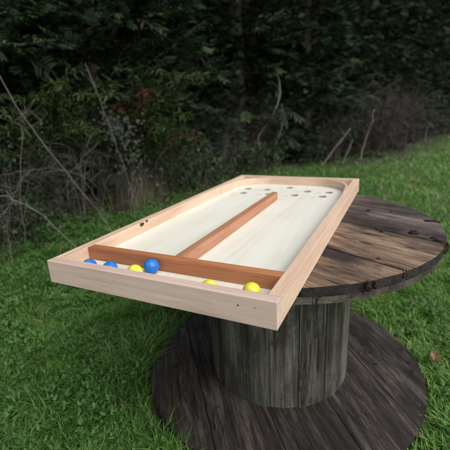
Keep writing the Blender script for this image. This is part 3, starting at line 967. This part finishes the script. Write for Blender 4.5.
# drum staves
bm = bmesh.new(); lay = bm.verts.layers.float.new('var'); NS = 17; RD = .268; r_ = np.random.default_rng(6)
cx, cy = .012, .008
for k in range(NS):
    a0 = 2 * PI * k / NS + .11; da = 2 * PI / NS
    w_ = 2 * RD * math.tan(da / 2) - .004
    th = .024; rj = RD + r_.normal(0, .0015)
    am = a0 + da / 2; u = np.array([math.cos(am), math.sin(am)]); v = np.array([-u[1], u[0]])
    prof = [(-w_ / 2, rj - th), (w_ / 2, rj - th), (w_ / 2, rj - .002), (w_ / 4, rj + .0012), (0, rj + .0022), (-w_ / 4, rj + .0012), (-w_ / 2, rj - .002)]
    rings = []
    for z in (ZB + .0005, ZB + .2, ZB + .4, ZTOP - .0475):
        rings.append([bm.verts.new((cx + u[0] * rr + v[0] * s_, cy + u[1] * rr + v[1] * s_, z)) for s_, rr in prof])
    var = r_.random()
    for R_ in rings:
        for vv in R_: vv[lay] = var
    for i in range(3):
        for j in range(len(prof)):
            jj = (j + 1) % len(prof)
            bm.faces.new((rings[i][j], rings[i][jj], rings[i + 1][jj], rings[i + 1][j]))
    bm.faces.new(rings[0][::-1]); bm.faces.new(rings[-1])
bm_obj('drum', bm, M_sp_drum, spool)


def lump(name, loc, sx, sy, sz, mat, parent, seed, rough=.35):
    bm = bmesh.new(); bmesh.ops.create_icosphere(bm, subdivisions=3, radius=1)
    r_ = np.random.default_rng(seed)
    ph = r_.uniform(0, 6, 6)
    for v in bm.verts:
        k = 1 + rough * .6 * (math.sin(v.co.x * 4 + ph[0]) * math.cos(v.co.y * 5 + ph[1]) + .6 * math.sin(v.co.z * 7 + ph[2] + v.co.x * 6)) + r_.uniform(-rough, rough) * .25
        v.co = Vector((v.co.x * sx * k, v.co.y * sy * k, v.co.z * sz * k))
    o = bm_obj(name, bm, mat, parent, True); o.location = loc
    return o


def L2(x, y, z): return (x - .3665, y - .6775, z)


# rusted bolt heads with flaking iron, on the top
for k, (x, y, s_) in enumerate([(.6776, .8933, .009), (.726, .6656, .010), (.7391, .6484, .009), (.8306, .6564, .017), (.7547, .8998, .006), (.745, .415, .006)]):
    lump('rusty_bolt', L2(x, y, ZTOP + s_ * .2), s_ * .8, s_ * .7, s_ * .5, M_rust, spool, 20 + k)
for k, (x, y, sx, sy) in enumerate([(.886, .805, .022, .005), (.8979, .6024, .015, .006), (.884, .624, .010, .006)]):
    lump('rusty_strap_end', L2(x, y, ZTOP + .002), sx, sy, .005, M_rust, spool, 40 + k, .5)
# torn bits of rusted strap hanging over the rim
for k, (x, y, sz) in enumerate([(.914, .583, .018), (.907, .560, .014), (.735, .262, .016), (.748, .272, .013), (.805, .352, .010)]):
    lump('rusty_strap_scrap', L2(x, y, ZTOP - .008), .006, .007, sz * .75, M_rust, spool, 60 + k, .5)
nl = [(.6488, .9753), (.6899, .9114), (.7265, .8665), (.7479, .7929), (.8396, .9335), (.8704, .8556), (.8811, .8025), (-.0938, .4867), (-.06, .78), (.02, .32)]
for k, (x, y) in enumerate(nl):
    bm = bmesh.new(); bmesh.ops.create_cone(bm, cap_ends=True, segments=12, radius1=.0085, radius2=.007, depth=.004)
    o = bm_obj('nail_head', bm, M_hole, spool); o.location = L2(x, y, ZB + .0035)

# ------------------------------------------------------------------ the game board
BW, BL, BH = .600, 1.237, .0585
RW = .0262
FLZ = BH - .036                          # top of the playing surface above the board's underside
board = empty('game_board', (BW / 2, BL / 2, ZTOP + .0015))
tag(board, 'long pale wooden game board with red-brown divider and crossbar, lying on the spool', 'game board')


def slab(name, x0, x1, y0, y1, z0, z1, mat, parent=board, bev=.0008, seg=2):
    bm = bmesh.new()
    bmesh.ops.create_cube(bm, size=1)
    for v in bm.verts:
        v.co = Vector(((x0 if v.co.x < 0 else x1) - BW / 2, (y0 if v.co.y < 0 else y1) - BL / 2, z0 if v.co.z < 0 else z1))
    if bev: bmesh.ops.bevel(bm, geom=list(bm.edges), offset=bev, segments=seg, affect='EDGES', profile=.5)
    return bm_obj(name, bm, mat, parent)


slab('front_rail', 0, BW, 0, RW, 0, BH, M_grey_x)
slab('back_rail', 0, BW, BL - RW, BL, 0, BH, M_beech_x)
lr_ = slab('side_rail', 0, RW, RW + .0002, BL - RW - .0002, 0.0002, BH - .0003, M_beech_y)
rr_ = slab('side_rail', BW - RW, BW, RW + .0002, BL - RW - .0002, 0.0002, BH - .0003, M_beech_y)
lump('knot', (RW - BW / 2 + .0005, .345 - BL / 2, BH - .007), .0018, .010, .0055, M_knot, lr_, 5, .4)
lump('knot', (RW - BW / 2 + .0005, .372 - BL / 2, BH - .0035), .0015, .006, .0035, M_knot, lr_, 8, .4)
lump('knot', (.5568 - BW / 2, 0.0002 - BL / 2, BH - .0195), .0014, .0005, .0012, M_knot, bpy.data.objects['front_rail'], 9, .2)
lump('knot', (.5219 - BW / 2, 0.0002 - BL / 2, BH - .0208), .0022, .0006, .0022, M_knot, bpy.data.objects['front_rail'], 6, .2)
slab('crossbar', RW + .0004, BW - RW - .0004, .110, .136, FLZ + .0004, BH - .0016, M_red_x)
slab('divider', .291, .3145, .1364, .888, FLZ + .0004, BH - .0022, M_red_y)
slab('base_panel', RW + .0006, BW - RW - .0006, RW + .0006, BL - RW - .0006, .003, FLZ - .0135, M_base, bev=0)

# playing surface with nine drilled holes
holes = [(.295, 1.137), (.105, 1.070), (.202, 1.070), (.396, 1.074), (.493, 1.072), (.118, .980), (.240, .986), (.360, .986), (.481, .990)]
HR = .0182
bm = bmesh.new()
x0, x1, y0, y1 = RW + .0005, BW - RW - .0005, RW + .0005, BL - RW - .0005


def loop(pts, z):
    vs = [bm.verts.new((x - BW / 2, y - BL / 2, z)) for x, y in pts]
    return vs, [bm.edges.new((vs[i], vs[(i + 1) % len(vs)])) for i in range(len(vs))]


pockets = [(.092, .0470, .0132), (.160, .0470, .0086), (.434, .0468, .0143)]   # shallow seats for three of the balls
loops = [[(x0, y0), (x1, y0), (x1, y1), (x0, y1)]] + [[(px_ + pr_ * math.cos(q * PI / 12), py_ + pr_ * math.sin(q * PI / 12)) for q in range(24)] for px_, py_, pr_ in pockets] + [[(hx_ + HR * math.cos(q * PI / 16), hy_ + HR * math.sin(q * PI / 16)) for q in range(32)] for hx_, hy_ in holes]
tops = []; edges_all = []
for lp in loops:
    v, e = loop(lp, FLZ); tops.append(v); edges_all += e
bmesh.ops.triangle_fill(bm, edges=edges_all, use_beauty=True)
bots = []; eb = []
for lp in loops:
    v, e = loop(lp, FLZ - .0125); bots.append(v); eb += e
bmesh.ops.triangle_fill(bm, edges=eb, use_beauty=True)
for a_, b_ in zip(tops, bots):
    for i in range(len(a_)):
        j = (i + 1) % len(a_)
        bm.faces.new((a_[i], a_[j], b_[j], b_[i]))
bm_obj('playing_surface', bm, M_floor, board)

# each hole: added lining, its dark colour stands in for shade in the bore
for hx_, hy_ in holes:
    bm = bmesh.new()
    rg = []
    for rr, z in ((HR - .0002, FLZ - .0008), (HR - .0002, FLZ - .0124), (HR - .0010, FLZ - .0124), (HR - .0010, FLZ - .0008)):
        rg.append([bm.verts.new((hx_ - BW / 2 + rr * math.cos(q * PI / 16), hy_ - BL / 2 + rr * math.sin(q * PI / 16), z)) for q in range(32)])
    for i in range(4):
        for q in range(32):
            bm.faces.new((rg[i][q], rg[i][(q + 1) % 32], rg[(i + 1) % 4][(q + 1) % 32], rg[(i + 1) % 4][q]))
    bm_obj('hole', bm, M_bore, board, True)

# faint grey printed strokes beside the holes
for hx_, hy_ in holes:
    slab('hole_marking', hx_ - .052, hx_ - .026, hy_ - .0225, hy_ - .0195, FLZ + .0002, FLZ + .0007, M_mark, bev=0)

# bent strip that rounds the far end
def strip():
    bm = bmesh.new()
    R = .165; x0, x1, y1 = RW + .0006, BW - RW - .0006, BL - RW - .0006
    path = [(x0, .93)]
    for q in range(21):
        t_ = PI - q / 20 * PI / 2; path.append((x0 + R + R * math.cos(t_), y1 - R + R * math.sin(t_)))
    for q in range(21):
        t_ = PI / 2 - q / 20 * PI / 2; path.append((x1 - R + R * math.cos(t_), y1 - R + R * math.sin(t_)))
    path.append((x1, .93))
    th = .009
    inn = [(x0 + th, .93)]
    for q in range(21):
        t_ = PI - q / 20 * PI / 2; inn.append((x0 + R + (R - th) * math.cos(t_), y1 - R + (R - th) * math.sin(t_)))
    for q in range(21):
        t_ = PI / 2 - q / 20 * PI / 2; inn.append((x1 - R + (R - th) * math.cos(t_), y1 - R + (R - th) * math.sin(t_)))
    inn.append((x1 - th, .93))
    inn[0] = (x0 + .0015, .93); inn[-1] = (x1 - .0015, .93)
    z0, z1 = FLZ + .0004, BH - .0022
    rows = []
    for z in (z0, z1):
        rows.append(([bm.verts.new((x - BW / 2, y - BL / 2, z)) for x, y in path], [bm.verts.new((x - BW / 2, y - BL / 2, z)) for x, y in inn]))
    (ol, il), (oh, ih) = rows
    for i in range(len(path) - 1):
        bm.faces.new((oh[i], oh[i + 1], ih[i + 1], ih[i])); bm.faces.new((ol[i], il[i], il[i + 1], ol[i + 1]))
        bm.faces.new((ih[i], ih[i + 1], il[i + 1], il[i])); bm.faces.new((oh[i], ol[i], ol[i + 1], oh[i + 1]))
    bm.faces.new((oh[0], ih[0], il[0], ol[0])); bm.faces.new((oh[-1], ol[-1], il[-1], ih[-1]))
    return bm_obj('curved_end_strip', bm, M_beech_x, board)


strip()


# balls in the trough
def ball(x, y, mat, lab, dz=0.0):
    bm = bmesh.new(); bmesh.ops.create_uvsphere(bm, u_segments=48, v_segments=32, radius=.0188)
    o = bm_obj('wooden_ball', bm, mat, None, True)
    o.location = (x, y, ZTOP + .0015 + FLZ + .0190 - dz)
    o.rotation_euler = (x * 9, y * 20, x * 31)
    tag(o, lab, 'ball', 'balls in the trough of the game board')


ball(.092, .0470, M_blue, 'blue ball nearest the left rail, in the trough behind the front rail', .005)
ball(.160, .0470, M_blue, 'blue ball second from the left, between a blue and a yellow ball', .0019)
ball(.236, .0475, M_yellow, 'yellow ball between two blue balls in the trough')
ball(.252, .0905, M_blue, 'blue ball standing clear against the red-brown crossbar')
ball(.434, .0468, M_yellow, 'yellow ball mostly hidden behind the front rail, second from right', .0060)
ball(.528, .0550, M_yellow, 'yellow ball nearest the right rail at the corner of the trough')
